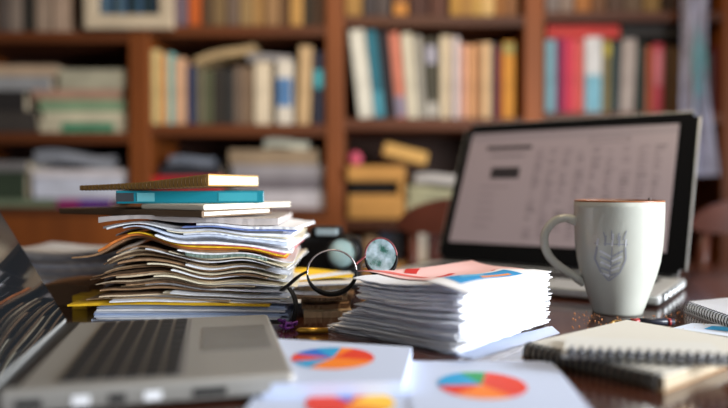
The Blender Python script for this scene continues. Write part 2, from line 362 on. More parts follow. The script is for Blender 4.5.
row(3, 'middle', [(713, 721, 46, (110, 34, 48), 'wine red book')])
# framed picture hung on the upright between the first bays
Xf0, Xf1 = at(86, 188, YB - .02).x, at(175, 188, YB - .02).x
zf0, zf1 = at(364, 29, YB - .02).z, at(364, -62, YB - .02).z
fr = thing('picture_frame', 'cream-framed dark blue striped picture hung on the first bookcase upright', 'picture frame', ((Xf0 + Xf1) / 2, YB - .003, zf0))
W = (Xf1 - Xf0) / 2; Hf = zf1 - zf0; FM = C('cream_frame', 202, 184, 158, rough=.5, var=.15, scale=20)
bm = bmesh.new(); t = .048
for a in ((-W, W, 0, t), (-W, W, Hf - t, Hf), (-W, -W + t, t * .8, Hf - t * .8), (W - t, W, t * .8, Hf - t * .8)): box(bm, a[0], a[1], -.024, 0, a[2], a[3], .006)
finish('frame', bm, FM, fr)
bm = bmesh.new(); cols = [tone(30, 44, 66), tone(60, 92, 120), tone(24, 52, 58), tone(84, 108, 122), tone(20, 30, 36)]
for k in range(13):
    xa = -W + t * .8 + (2 * W - 1.6 * t) * k / 13; box(bm, xa, xa + (2 * W - 1.6 * t) / 13, -.010, -.002, t * .8, Hf - t * .8, 0, (k * 3 + k // 4) % 5)
finish('picture', bm, cols, fr)
# cloth hanging at the right end of the bookcase, from a rail hook
ct = thing('hanging_cloth', 'pale lilac cloth with a light blue patch hanging beside the books at the right end', 'cloth', (at(694, 100, YB - .05).x, YB - .05, bz(176)))
bm = bmesh.new(); nx, nz = 28, 30; hz_ = bz(-90) - bz(176); g = []
for i in range(nx + 1):
    g.append([])
    for j in range(nz + 1):
        f = j / nz; wd = (.062 - .022 * math.sin(f * 3.0) + .03 * max(0, .45 - f)) if f < .98 else .03
        u = (i / nx - .5) * 2
        g[i].append(bm.verts.new((u * wd + .018 * (1 - f) ** 2, .018 * math.sin(u * 7 + f * 3) + .008 * math.sin(u * 15 - f * 6), f * hz_)))
for i in range(nx):
    for j in range(nz):
        fc = bm.faces.new((g[i][j], g[i + 1][j], g[i + 1][j + 1], g[i][j + 1]))
        du, dv = (i - 13) / 7.0, (j - 11.5) / 4.5
        fc.material_index = 1 if du * du + dv * dv < 1 + .3 * math.sin(i * 2 + j) else (2 if j > 19 else 0)
finish('fabric', bm, [C('lilac_cloth', 176, 178, 204, rough=.8, var=.3, scale=30), C('blue_print', 140, 190, 206, rough=.8, var=.3, scale=50), C('taupe_cloth', 96, 84, 76, rough=.8, var=.3, scale=20)], ct, True)
bm = bmesh.new(); tube(bm, [(0, 0, hz_), (0, .0, hz_ + .02), (0, .034, hz_ + .025)], .004); finish('hook', bm, BLACKM, ct)
# ------------------------------------------------------------------ chairs behind the desk
def chair(label, x, y, rz):
    t = thing('wooden_chair', label, 'chair', (x, y, 0), rz, 'wooden chairs behind the desk')
    boxo('seat', CHAIRW, t, -.24, .24, -.22, .22, .43, .465, .01)
    for sx in (-1, 1):
        for sy in (-1, 1):
            bm = bmesh.new(); tube(bm, [(sx * .2, sy * .18, .43), (sx * .215, sy * .2, 0)], [.02, .015], 10); finish('leg', bm, CHAIRW, t, True)
        bm = bmesh.new(); tube(bm, [(sx * .2, -.19, .466), (sx * .205, -.238, .82)], .015, 10); finish('back_post', bm, CHAIRW, t, True)
    bm = bmesh.new(); n = 22; g = []
    for i in range(n + 1):
        u = i / n * 2 - 1; xx = .245 * u; yy = -.235 - .03 * (1 - u * u); top = .895 - .05 * abs(u) ** 3
        e = min(1, (1 - abs(u)) * 7) ** .5
        zm = (.80 + top) / 2; hh = (top - .80) / 2 * (.35 + .65 * e)
        g.append([bm.verts.new((xx, yy + dy, zm + s * hh)) for dy, s in ((-.012, -1), (-.012, 1), (.012, 1), (.012, -1))])
    for A, B in zip(g, g[1:]):
        for j in range(4): bm.faces.new((A[j], A[(j + 1) % 4], B[(j + 1) % 4], B[j]))
    bm.faces.new(g[0]); bm.faces.new(g[-1]); finish('top_rail', bm, CHAIRW, t, False)
    for k in range(5):
        bm = bmesh.new(); xs = -.13 + .065 * k; tube(bm, [(xs, -.19, .466), (xs, -.250 - .012 * (1 - abs(xs) * 5), .81)], .009, 8); finish('spindle', bm, CHAIRW, t, True)
chair('dark wooden chair behind the desk, partly hidden by the open laptop', at(395, 200, 1.66).x + .25, 1.9, 0)
chair('dark wooden chair behind the desk, right of the laptop lid', at(688, 200, 1.66).x + .25, 1.9, 0)
# ------------------------------------------------------------------ the desk
dk = thing('desk', 'glossy dark brown wooden desk covered with papers and laptops', 'desk', (0, .82, 0))
boxo('desktop', DESKW, dk, -1.05, 1.05, -.52, .64, ZT - .035, ZT, .004)
for sx in (-1, 1):
    for yy in (-.44, .56): boxo('leg', DESKW, dk, sx * .98 - .03, sx * .98 + .03, yy - .03, yy + .03, 0, ZT - .0355, .004)
boxo('apron', DESKW, dk, -.94, .94, .55, .57, ZT - .12, ZT - .0355)
# ------------------------------------------------------------------ slabs of paper in piles
PX = .8 / F
def slab(name, m, cx, cy, z0, t, w, d, rz=0., warp=None, nx=18, ny=6, edge=0.0, me=None, seed=None):
    """sheet / folder / magazine lying flat, its centre at cx, cy (world), z0 above the desk; warp(x,y,z)->dz"""
    rr = random.Random(R.random()); bm = bmesh.new(); ca, sa = math.cos(rz), math.sin(rz)
    T, B = [], []
    for i in range(nx + 1):
        T.append([]); B.append([])
        for j in range(ny + 1):
            u = (i / nx - .5) * w; v = (j / ny - .5) * d
            if edge and (i in (0, nx)): u += rr.uniform(-edge, edge)
            if edge and (j in (0, ny)): v += rr.uniform(-edge, edge)
            X, Y = cx + u * ca - v * sa, cy + u * sa + v * ca
            for L, zz in ((B, z0), (T, z0 + t)):
                dz = warp(X, Y, zz) if warp else 0
                L[i].append(bm.verts.new((X - cx, Y - cy, zz - z0 + dz)))
    for i in range(nx):
        for j in range(ny):
            bm.faces.new((T[i][j], T[i + 1][j], T[i + 1][j + 1], T[i][j + 1]))
            bm.faces.new((B[i][j], B[i][j + 1], B[i + 1][j + 1], B[i + 1][j]))
    for i in range(nx):
        for j in (0, ny):
            f = bm.faces.new((B[i][j], B[i + 1][j], T[i + 1][j], T[i][j])); f.material_index = 1 if me else 0
    for j in range(ny):
        for i in (0, nx):
            f = bm.faces.new((B[i][j], B[i][j + 1], T[i][j + 1], T[i][j])); f.material_index = 1 if me else 0
    o = finish(name, bm, [m, me] if me else m); o.location = (cx, cy, ZT + z0); return o
# ---- left pile ---------------------------------------------------------------
PC = at(203, 300, .765)                       # the pile's near corner
PA = math.atan2(-.45, .89); PU = Vector((.89, -.45, 0)); PV = Vector((.45, .89, 0)); PU.normalize(); PV.normalize()
KU, KV, KZ = .2 / 122, .2 / 92, .765 / F        # metres per picture pixel along the left face, the right face and up
def lwarp(x, y, z):
    u = x * F / .80 + 364; v = (y - .80) / .2 * 92
    A = .016 * (max(0, z - .012) / .078 if z < .09 else max(0, .140 - z) / .050)
    e = min(1, max(0, z - .02) / .03) * min(1, max(0, .132 - z) / .03)
    hump = math.exp(-((u - 142) / 38.) ** 2)
    wv = .0022 * math.sin(u / 15. + z * 55 + v / 40.) + .0012 * math.sin(u / 10. - z * 60) + .0010 * math.sin(v / 14. - z * 50 + 1)
    left = -.009 * max(0, (112 - u) / 40)
    right = -.008 * min(1, max(0, (u - 215) / 75)) ** 1.5 * min(1, z / .06)
    return A * hump + e * (wv + left) + right * min(1, max(0, .132 - z) / .03)
zc = 0.0004; TS = 1.0
def pile_item(name, m, x0, x1, t, label, cat, rz=0., du=0., dv=0., warp=lwarp, group=None, me=None, edge=.00035, gap=.00035, front=True):
    """x0: left end px on the left face, x1: right end px on the right face; t in metres"""
    global zc
    t *= TS
    if front:
        w = (x1 - x0) / F * .80; d = R.uniform(.17, .20); c_ = Vector((((x0 + x1) / 2 - 364) / F * .80 + du, .80 + d / 2 + dv, 0)); rz -= PA
    else:
        w = (203 - x0) * KU; d = (x1 - 203) * KV; c_ = PC + PU * (du - w / 2) + PV * (dv + d / 2)
    o = slab(name, m, c_.x, c_.y, zc, t, w, d, PA + rz, warp, nx=30, ny=14, edge=edge, me=me); zc += t + gap
    return tag(o, label, cat, group)
for i in range(8):
    pile_item('magazine', [WHITEB, WHITE, WHITEB, C('pale_blue_cover', 170, 190, 226, rough=.5)][i % 4], 90 + R.uniform(-2, 8) + (4 if i > 3 else 0), 284 + R.uniform(-6, 4), .0022,
              'bluish white magazine in the flat stack at the foot of the tall left pile', 'magazine', rz=R.uniform(-.02, .03), du=R.uniform(-.002, .002), dv=R.uniform(-.004, .004), group='magazines at the foot of the left pile')
pile_item('folder', YELLOW, 68, 268, .0034, 'bright yellow card folder sticking out to the left above the magazines', 'folder', rz=.02, dv=-.008)
seq = 'wtwkcwdktwkdkwctkdwktcdkwtdkwkc'
KD = {'w': (WHITE, 'loose white document with its right edge showing in the tall left pile', 'white documents in the left pile'),
      'c': (CREAM, 'cream document among the loose sheets in the tall left pile', 'cream documents in the left pile'),
      't': (TANP, 'light tan paper folder with a wavy edge in the tall left pile', 'light tan folders in the left pile'),
      'k': (KRAFT, 'brown kraft folder with a curled left edge in the tall left pile', 'brown kraft folders in the left pile'),
      'd': (KRAFTD, 'dark brown folder with a curled left edge in the tall left pile', 'dark brown folders in the left pile')}
PALE = [C('pale_buff', 216, 196, 166, rough=.85), CREAM, WHITE]
for n_, kk in enumerate(seq):
    m, lb, gr = KD[kk]; fo = kk in 'tkd'
    if fo: xl, xr, dv_ = 104 + R.uniform(-20, 22), 226 + R.uniform(-20, 50), R.uniform(-.004, .010)
    else: xl, xr, dv_ = (90 if n_ < 3 else 168) + R.uniform(-22, 22), 289 + R.uniform(-6, 6), R.uniform(-.010, .002)
    pile_item('folder' if fo else 'document', m, xl, xr, R.uniform(.0012, .0019) if fo else R.uniform(.0011, .0017), lb, 'folder' if fo else 'document', rz=R.uniform(-.09, .09), dv=dv_, group=gr, me=PALE[n_ % 3] if fo and n_ % 3 == 0 else None)
pile_item('leaflet', C('dark_striped_leaflet', 52, 74, 68, rough=.5, col2=lin(150, 170, 160), scale=1, stretch=(420, 20, 20)), 184, 264, .0030, 'dark green striped leaflet curling out of the front of the tall left pile', 'leaflet', dv=-.010, rz=.04)
pile_item('document', WHITE, 176, 290, .0014, 'white sheet lying directly on the dark green striped leaflet', 'document', rz=.05, dv=-.006)
pile_item('folder', KRAFT, 72, 240, .0022, 'brown kraft folder whose long tip juts out left under the orange one', 'folder', rz=-.03)
pile_item('folder', ORANGE, 98, 284, .0022, 'orange card folder below the yellow one in the tall left pile', 'folder', rz=.02, dv=-.004)
pile_item('folder', YELLOW, 130, 285, .0018, 'yellow card folder with its edge arched in the upper half of the left pile', 'folder', dv=-.008)
pile_item('folder', PINKP, 165, 288, .0014, 'pink card folder right above the yellow one in the left pile', 'folder', rz=-.03, dv=-.005)
for i in range(8):
    pile_item('document', [WHITE, GREYP, WHITE, WHITEB, WHITE, CREAM, WHITE, GREYP][i], [150, 112, 176, 124, 186, 160, 108, 106][i] + R.uniform(-4, 4), 292 + R.uniform(-8, 8), R.uniform(.0016, .0026),
              ['white document just above the pink folder', 'grey document above the pink folder with its left end showing', 'second white document above the pink folder', 'bluish document in the upper left pile',
               'white document over the bluish one in the upper left pile', 'cream document below the broad white one in the left pile', 'broad white document under the blue glossy leaflet in the left pile', 'grey document directly under the blue glossy leaflet'][i], 'document', rz=R.uniform(-.08, .08), dv=R.uniform(-.010, .006))
pile_item('leaflet', C('blue_leaflet', 110, 130, 190, rough=.4), 180, 292, .0014, 'blue glossy leaflet curling near the top of the left pile', 'leaflet', rz=.07, dv=-.010)
pile_item('booklet', WHITE, 200, 300, .0026, 'white booklet lying on the blue glossy leaflet', 'booklet', rz=-.05, dv=-.004)
zc = max(zc, .1185) + .0006
pile_item('folder', C('pale_grey_card', 176, 168, 166, rough=.7), 97, 276, .0075, 'pale grey folder just below the brown thin book in the left pile', 'folder', rz=.02)
zc = zc + .0016
def pile_book(x0, x1, t, m, label, rz=0., du=0., dv=0., bands=(), name='book', pages=PAGES, w=None, d=None):
    global zc
    w = w or (203 - x0) * KU; d = d or (x1 - 203) * KV; p = PC + PU * du + PV * dv
    o = thing(name, label, 'book', (p.x, p.y, ZT + zc), PA + rz); c = .0020
    bm = bmesh.new(); box(bm, -w, 0, 0, d, 0, c, .0006); box(bm, -w, 0, 0, d, t - c, t, .0006); box(bm, -w, 0, -.001, .004, c * .4, t - c * .4, .0012)
    finish('cover', bm, m, o)
    boxo('pages', pages, o, -w + .003, -.002, .0042, d - .003, c + .0001, t - c - .0001)
    for a, b, mm in bands: boxo('spine_label', mm, o, -w + w * a, -w + w * b, -.0016, -.0005, t * .16, t * .84)
    zc += t + .0004; return o
pile_book(52, 268, .0085, C('brown_cover', 122, 98, 76, rough=.6, var=.2, scale=20), 'thin brown book under the teal book, reaching far left', pages=C('white_pages', 246, 242, 230, rough=.8, var=.12, scale=1, stretch=(3, 3, 900)))
pile_book(140, 284, .0065, C('ivory_cover', 244, 238, 220, rough=.7), 'ivory booklet squeezed directly beneath the teal book', name='booklet', rz=-.03, du=.003)['category'] = 'booklet'
tl = at(116, 196, .800); tr = at(264, 196, .845); tv = tr - tl; tv.z = 0; q = tr - PC
pile_book(0, 0, .0158, C('teal_cover', 10, 108, 124, rough=.35), 'teal hardback book with a dark spine end near the top of the left pile', rz=math.atan2(tv.y, tv.x) - PA, du=q.dot(PU), dv=q.dot(PV),
          w=tv.length, d=.125, bands=((0.0, .115, C('dark_spine', 40, 44, 50)), (.135, .25, C('pale_teal_label', 86, 156, 166)), (.68, .95, C('teal_lettering_band', 34, 132, 146))))
# spiral notebook on top: tan bound edge to the left, cream pages to the right, its left end bowing down
nb = thing('spiral_notebook', 'tan spiral notebook with cream pages bowing on top of the teal book', 'notebook', (PC.x + .006, PC.y + .004, ZT + zc), PA + .16)
L = (203 - 90) * KU; Dn = (262 - 203) * KV; n = 20; th = .0115
def nbz(f): return (.0002 + .0052 * f ** 1.5, 0.0098 * (.6 + .4 * f) + .0052 * f ** 1.5 + (.0040 * max(0, f - .5) * 2))
def bowed(name, m, y0, y1, za, zb, x_in=0.):
    bm = bmesh.new(); g = []
    for i in range(n + 1):
        f = i / n; xx = (f - 1) * (L - x_in); lo, hi = nbz(f)
        g.append([bm.verts.new((xx, y_, lo + (hi - lo) * k)) for y_, k in ((y0, za), (y0, zb), (y1, zb), (y1, za))])
    for A, B in zip(g, g[1:]):
        for j in range(4): bm.faces.new((A[j], A[(j + 1) % 4], B[(j + 1) % 4], B[j]))
    bm.faces.new(g[0]); bm.faces.new(g[-1]); return finish(name, bm, m, nb)
bowed('pages', C('fanned_pages', 244, 234, 202, rough=.8, var=.15, scale=1, stretch=(4, 4, 900)), .0015, Dn, .12, .92)
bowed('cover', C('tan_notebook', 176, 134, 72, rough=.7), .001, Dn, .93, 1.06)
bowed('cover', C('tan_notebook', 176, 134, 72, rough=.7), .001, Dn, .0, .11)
bowed('bound_edge', C('tan_binding', 186, 142, 78, rough=.7, var=.3, scale=1, stretch=(3, 3, 700)), -.0002, .0012, .02, 1.04)
bm = bmesh.new()
for i in range(34):
    f = (i + .5) / 34; xx = (f - 1) * L; lo, hi = nbz(f); zz = (lo + hi) / 2; hh_ = (hi - lo) / 2 + .0005
    tube(bm, [(xx, .002 + .004 * math.cos(q_), zz + hh_ * math.sin(q_)) for q_ in [k * math.pi / 4 for k in range(8)]], .0005, 5, True)
finish('spiral_binding', bm, C('bronze_wire', 96, 74, 44, rough=.4, metal=.6), nb, True)
# ---- grey stack behind it on the left, brown folder, yellow tab box ----------
YG = 1.06
zc2 = 0.0004
for i in range(9):
    w_ = 128 / F * YG
    o = slab('document', [C('light_grey_paper', 206, 206, 210), WHITEB, GREYP, C('bluish_grey_paper', 172, 180, 194)][i % 4], at(62 + R.uniform(-6, 6), 200, YG).x, YG + .09, zc2, .0062, w_, .17, R.uniform(-.08, .08), lambda x, y, z: .004 * math.sin(x * 30 + 1) * z / .07 + .004 * math.sin(y * 20) * z / .07, edge=.001)
    zc2 += .0066; tag(o, 'grey or bluish document in the low stack behind the tilted laptop screen', 'document', 'documents in the grey stack behind the left laptop')
o = slab('folder', C('brown_folder', 128, 92, 62, rough=.8, var=.2, scale=9), at(66, 280, .93).x, .95, .0004, .022, .07, .09, .15, lambda x, y, z: .008 * math.cos((x - at(68, 280, .93).x) * 30) * z / .022, me=KRAFTD)
tag(o, 'bulging brown folder between the grey stack and the magazines', 'folder')
o = slab('card_box', YELLOW, at(86, 300, .90).x, .905, .0004, .018, .020, .05, 0., None); tag(o, 'small yellow card box standing left of the flat magazines', 'box')
# ------------------------------------------------------------------ laptop on the left
ZB = .020
c_far = on(69, 323, ZB); v_d = (on(272, 314, ZB) - c_far); v_d.z = 0; Dp = v_d.length * .98; ang = math.atan2(v_d.y, v_d.x)
lp = thing('laptop', 'grey laptop turned sideways with black keys and a dark tilted screen beside the left pile', 'laptop', (c_far.x, c_far.y, ZT + .0004), ang)
WL = .245                                            # along local -y; depth along +x (hinge at x = 0)
def rbox(name, m, parent, x0, x1, y0, y1, z0, z1, b): return boxo(name, m, parent, x0, x1, y0, y1, z0, z1, b)
base = rbox('base', SILVERB, lp, 0, Dp, -WL, 0, .003, ZB, .004)
rbox('keyboard_well', C('keyboard_well', 120, 118, 116, rough=.5, metal=.3), lp, .036, .128, -WL + .012, -.012, ZB - .002, ZB + .0003, 0)
rows_ = 6; pitch = (.126 - .038) / rows_
for r_ in range(rows_):
    n = [14, 14, 14, 13, 12, 9][r_]; x0 = .038 + r_ * pitch; usable = WL - .030
    for i in range(n):
        y0 = -.015 - usable * (i + 1) / n
        boxo('key', KEYM, lp, x0 + .0008, x0 + pitch - .0026, y0 + .0007, y0 + usable / n - .0007, ZB + .0004, ZB + .0022, .0005)
rbox('trackpad', C('trackpad', 128, 126, 122, rough=.4, metal=.4), lp, .140, Dp - .010, -WL * .66, -WL * .24, ZB - .001, ZB + .0004, 0)
rbox('hinge_bar', BLACK, lp, -.004, .012, -WL + .010, -.006, ZB - .006, ZB + .0012, .001)
for k, (a, b) in enumerate([(.012, .03), (.05, .062), (.075, .087), (.10, .112), (.135, .16)]):
    boxo('port', BLACKM if k % 2 == 0 else WHITE, lp, a, b, -WL - .0006, -WL + .004, .007, .013, 0)
th_l = math.radians(-28.5)
ld = bpy.data.objects.new('screen_lid', None); COL.objects.link(ld); ld.parent = lp; ld.location = (0, 0, ZB + .002); ld.rotation_euler = (0, th_l, 0)
ld_b = rbox('lid_shell', SILVER, ld, -.008, -.0012, -WL, 0, .0, .205, .003)
ld_d = boxo('display', C('dark_mirror_display', 24, 28, 32, rough=.05, spec=1.0, coat=.6), ld, -.0013, -.0004, -WL + .005, -.005, .004, .199)
# ------------------------------------------------------------------ laptop behind the mug
hR, hL = on(686, 279, .016), on(434, 260.5, .016)
vx = (hR - hL); vx.z = 0; WR = .465; angR = math.atan2(vx.y, vx.x)
DR = .212; TR = .016
rl = thing('laptop', 'open silver laptop showing a spreadsheet behind the mug', 'laptop', (hR.x, hR.y, ZT + .0004), angR)   # hinge along local x from -WR to 0, base towards -y
rbox('base', SILVER, rl, -WR, 0, -DR, 0, .002, TR, .004)
rbox('keyboard', KEYM, rl, -WR + .03, -.03, -DR * .55, -.03, TR - .001, TR + .0008, 0)
rbox('trackpad', SILVERB, rl, -WR * .64, -WR * .36, -DR + .012, -DR * .6, TR - .001, TR + .0003, 0)
rbox('hinge_bar', BLACK, rl, -WR + .02, -.02, -.006, .004, TR - .006, TR + .004, .001)
boxo('port_strip', BLACKM, rl, -.003, .0003, -.190, -.024, .0034, .0150, 0)
for k in range(5): boxo('port', C('port_white', 232, 236, 238, emit=.0), rl, -.003, .0007, -.030 - k * .032 - .018, -.030 - k * .032, .0054, .0132, 0)
lr = bpy.data.objects.new('screen_lid', None); COL.objects.link(lr); lr.parent = rl; lr.location = (0, 0, TR + .003); lr.rotation_euler = (math.radians(-26), 0, 0)
LH = .318
bm = bmesh.new(); box(bm, -WR, 0, .0012, .006, 0, LH)
es = [e for e in bm.edges if abs((e.verts[0].co - e.verts[1].co).y) > .004]
bmesh.ops.bevel(bm, geom=es, offset=.012, segments=5, affect='EDGES'); finish('lid_shell', bm, SILVER, lr)
bm = bmesh.new(); box(bm, -WR + .002, -.002, 0, .0012, .002, LH - .002)
es = [e for e in bm.edges if abs((e.verts[0].co - e.verts[1].co).y) > .0008]
bmesh.ops.bevel(bm, geom=es, offset=.010, segments=5, affect='EDGES'); finish('bezel', bm, BLACKG, lr)
SX0, SX1, SZ0, SZ1 = -WR + .020, -.034, .040, LH - .026
SCREEN = C('lit_screen', 140, 128, 133, rough=.35, emit=.17)
dsp = boxo('display', SCREEN, lr, SX0, SX1, -.0006, .0, SZ0, SZ1)
def sq(bm, u0, u1, v0, v1, mi): # u from left 0..1, v from top 0..1
    X = lambda u: SX0 + u * (SX1 - SX0); Z = lambda v: SZ1 - v * (SZ1 - SZ0)
    quad(bm, (X(u0), -.0009, Z(v1)), (X(u1), -.0009, Z(v1)), (X(u1), -.0009, Z(v0)), (X(u0), -.0009, Z(v0)), mi)
bm = bmesh.new()
sq(bm, .0, 1, .0, .075, 2); sq(bm, .10, .34, .13, .165, 0); sq(bm, .13, .31, .215, .23, 1); sq(bm, .15, .30, .33, .43, 0)
for a in ((.62, .80, .085, .09), (.62, .80, .125, .13)): sq(bm, *a, 1)
for a in ((.62, .624, .085, .13), (.796, .80, .085, .13)): sq(bm, *a, 1)
rr = random.Random(3)
for c_ in range(9):
    u = .37 + c_ * .068
    for r_ in range(26):
        v = .17 + r_ * .030
        if rr.random() < .85: sq(bm, u, u + rr.uniform(.018, .048), v, v + .012, 3 if rr.random() < .75 else 1)
for r_ in range(6): sq(bm, .11, .11 + rr.uniform(.08, .2), .50 + r_ * .07, .512 + r_ * .07, 3)
finish('screen_graphics', bm, [C('ui_dark', 40, 36, 40, rough=.4, emit=.1), C('ui_mid', 92, 84, 90, rough=.4, emit=.15), C('ui_bar', 128, 118, 124, rough=.4, emit=.17), C('ui_light', 118, 106, 112, rough=.4, emit=.17)], dsp)
# ------------------------------------------------------------------ mug
mc = on(621, 314, 0); mc = Vector((mc.x, mc.y + .012, 0)); YM = mc.y; km = YM / F
mg = thing('mug', 'pale grey ceramic mug with a faded crest and copper rim in front of the laptop', 'mug', (mc.x, mc.y, ZT + .0003), -.12)
base_y = 314.5
outer = [(21.6, 315), (23.8, 314.6), (24.2, 312), (27, 304), (31.3, 291), (36, 276), (39.4, 262), (41.4, 246), (42.4, 228), (42.7, 210), (42.8, 204)]
prof = [(0, .0)] + [(r * km, max(0.0, (base_y - y) * km)) for r, y in outer]
inner = [((r - 2.6) * km, (base_y - y) * km + (.004 if y > 300 else 0)) for r, y in reversed(outer[2:])]
bm = bmesh.new(); lathe(bm, prof + [((42.8 - 1.3) * km, (base_y - 202.8) * km)] + inner + [(0, inner[-1][1])], 64)
finish('body', bm, CERAMIC, mg, True)
bm = bmesh.new(); n = 64; tube(bm, [(41.6 * km * math.cos(2 * math.pi * j / n), 41.6 * km * math.sin(2 * math.pi * j / n), (base_y - 203.0) * km) for j in range(n)], 1.0 * km, 8, True); finish('rim', bm, COPPER, mg, True)
hp = [(-40, 224), (-52, 220.5), (-62, 222), (-70, 228), (-75, 237), (-75, 248), (-71, 258), (-64, 266), (-54, 273), (-44, 279), (-34, 285.5)]
def smooth_path(p, k=4):
    out = []
    for i in range(len(p) - 1):
        a, b, c, d = p[max(0, i - 1)], p[i], p[i + 1], p[min(len(p) - 1, i + 2)]
        for j in range(k):
            t = j / k
            out.append(tuple(.5 * ((2 * b[q]) + (-a[q] + c[q]) * t + (2 * a[q] - 5 * b[q] + 4 * c[q] - d[q]) * t * t + (-a[q] + 3 * b[q] - 3 * c[q] + d[q]) * t ** 3) for q in range(len(b))))
    out.append(p[-1]); return out
hs = smooth_path([(x * .955 * km, 0, (base_y - y) * km) for x, y in hp])
bm = bmesh.new(); tube(bm, hs, [.0056 if 3 < i < len(hs) - 4 else .0066 for i in range(len(hs))], 12); finish('handle', bm, CERAMIC, mg, True)
def mug_r(z):
    for (r0, z0), (r1, z1) in zip(prof[1:], prof[2:]):
        if z0 <= z <= z1 and z1 > z0: return r0 + (r1 - r0) * (z - z0) / (z1 - z0)
    return prof[-1][0]
bm = bmesh.new()
def mpt(px, py):
    z_ = (base_y - py) * km; r = mug_r(z_) + .0004; s = max(-.98, min(.98, (px - 621) * km / r)); a = math.asin(s) + .12
    return (r * math.sin(a), -r * math.cos(a), z_)
def mline(pts, w, mi=0):
    for (xa, ya), (xb, yb) in zip(pts, pts[1:]):
        for s in range(3):
            p0 = (xa + (xb - xa) * s / 3, ya + (yb - ya) * s / 3); p1 = (xa + (xb - xa) * (s + 1) / 3, ya + (yb - ya) * (s + 1) / 3)
            d = Vector((p1[0] - p0[0], p1[1] - p0[1])); q = Vector((-d.y, d.x)).normalized() * w / 2
            quad(bm, mpt(p0[0] - q.x, p0[1] - q.y), mpt(p1[0] - q.x, p1[1] - q.y), mpt(p1[0] + q.x, p1[1] + q.y), mpt(p0[0] + q.x, p0[1] + q.y), mi)
mline([(590, 246), (589, 258), (594, 270), (601, 279), (609, 270), (613, 257), (612, 246)], 1.6, 1)
for k in range(5): mline([(592 + k * .6, 250 + k * 5.4), (601, 255.5 + k * 4.6)], 2.0, k % 2); mline([(610 - k * .6, 249 + k * 5.4), (601.5, 255 + k * 4.6)], 2.0, 1 - k % 2)
mline([(601, 246), (601, 277)], 1.2, 1)
for k, hgt in enumerate((7, 10, 12, 10, 7)): mline([(590 + k * 5.5, 245), (590.5 + k * 5.5, 245 - hgt)], 1.5, k % 2)
mline([(588, 243), (614, 243)], 1.3, 1)
for k in range(4): mline([(596 + k * 4.6, 239), (594 + k * 6.2, 232 - (k % 2) * 2)], 1.0, 1)
finish('printed_crest', bm, [C('crest_grey', 190, 193, 200, rough=.3), C('crest_dark', 150, 153, 162, rough=.3)], mg)
bm = bmesh.new(); lathe(bm, [(0, 0), (39.4 * km, 0)], 48); cf = finish('coffee', bm, C('coffee', 50, 28, 16, rough=.08)); cf.location = (mc.x, mc.y, ZT + (base_y - 212) * km); tag(cf, 'dark coffee inside the pale grey mug', 'coffee')
bm = bmesh.new(); tube(bm, [(0, 0, 0), (.006, .006, .118)], .0016, 8); st = finish('stirring_stick', bm, C('dark_stick', 60, 34, 24)); st.location = (mc.x + 27 * km, mc.y - .004, ZT + (base_y - 289) * km); tag(st, 'thin dark stirring stick poking out of the mug', 'stirrer')
# ------------------------------------------------------------------ white paper stack in the middle
FC = on(462, 355, 0); e1 = Vector((.64, .768, 0)); e2 = Vector((-.768, .64, 0)); L1, L2 = .200, .130
NS = 56; HS = .0615; tz = HS / NS
ctr = FC + e1 * L1 / 2 + e2 * L2 / 2; a0 = math.atan2(.768, .64)
def mwarp(x, y, z):
    d = (Vector((x, y, 0)) - Vector((ctr.x, ctr.y, 0))); u = d.dot(e1) / L1; v = d.dot(e2) / L2
    return (.0030 * math.sin(u * 5 + z * 60) + .0022 * math.sin(v * 6 - z * 45) - .004 * max(0, v - .1) ) * (z / HS) ** .7
SHT = [WHITE, C('white_paper_b', 226, 230, 240, rough=.75), C('white_paper_c', 240, 240, 242, rough=.75)]
for i in range(NS):
    low = max(0, 1 - i / NS / .55)
    dx = R.uniform(-.005, .004); dy = R.uniform(-.004, .004); L2i = L2 + .048 * low ** .8 + R.uniform(-.003, .005)
    c_ = FC + e1 * (L1 / 2 + dx) + e2 * (L2i / 2 + dy)
    o = slab('paper_sheaf', SHT[i % 3], c_.x, c_.y, .0008 + i * tz, tz * .86, L1 + R.uniform(-.006, .006), L2i, a0 + R.uniform(-.035, .035), mwarp, nx=16, ny=12, edge=.0022)
    tag(o, 'thin sheaf of white sheets in the stack between the glasses and the mug', 'papers', 'white sheaves in the middle stack')
ztop = .0008 + HS + .0006
def top_sheet(name, m, px_pts, z, label, th=.0008):
    """paper lying on the stack, its outline given by corner points at height z"""
    pts = [on(x, y, z) for x, y in px_pts]; bm = bmesh.new(); n = 12; T = []; B = []
    a, b, c, d = pts
    for i in range(n + 1):
        T.append([]); B.append([])
        for j in range(n + 1):
            p = (a.lerp(b, i / n)).lerp(d.lerp(c, i / n), j / n); dz = mwarp(p.x, p.y, min(z, HS))
            T[i].append(bm.verts.new((p.x - ctr.x, p.y - ctr.y, dz + th))); B[i].append(bm.verts.new((p.x - ctr.x, p.y - ctr.y, dz)))
    for i in range(n):
        for j in range(n):
            bm.faces.new((T[i][j], T[i + 1][j], T[i + 1][j + 1], T[i][j + 1])); bm.faces.new((B[i][j], B[i][j + 1], B[i + 1][j + 1], B[i + 1][j]))
    for i in range(n):
        for j in (0, n): bm.faces.new((B[i][j], B[i + 1][j], T[i + 1][j], T[i][j])); bm.faces.new((B[j][i], B[j][i + 1], T[j][i + 1], T[j][i]))
    o = finish(name, bm, m); o.location = (ctr.x, ctr.y, ZT + z); return o, pts
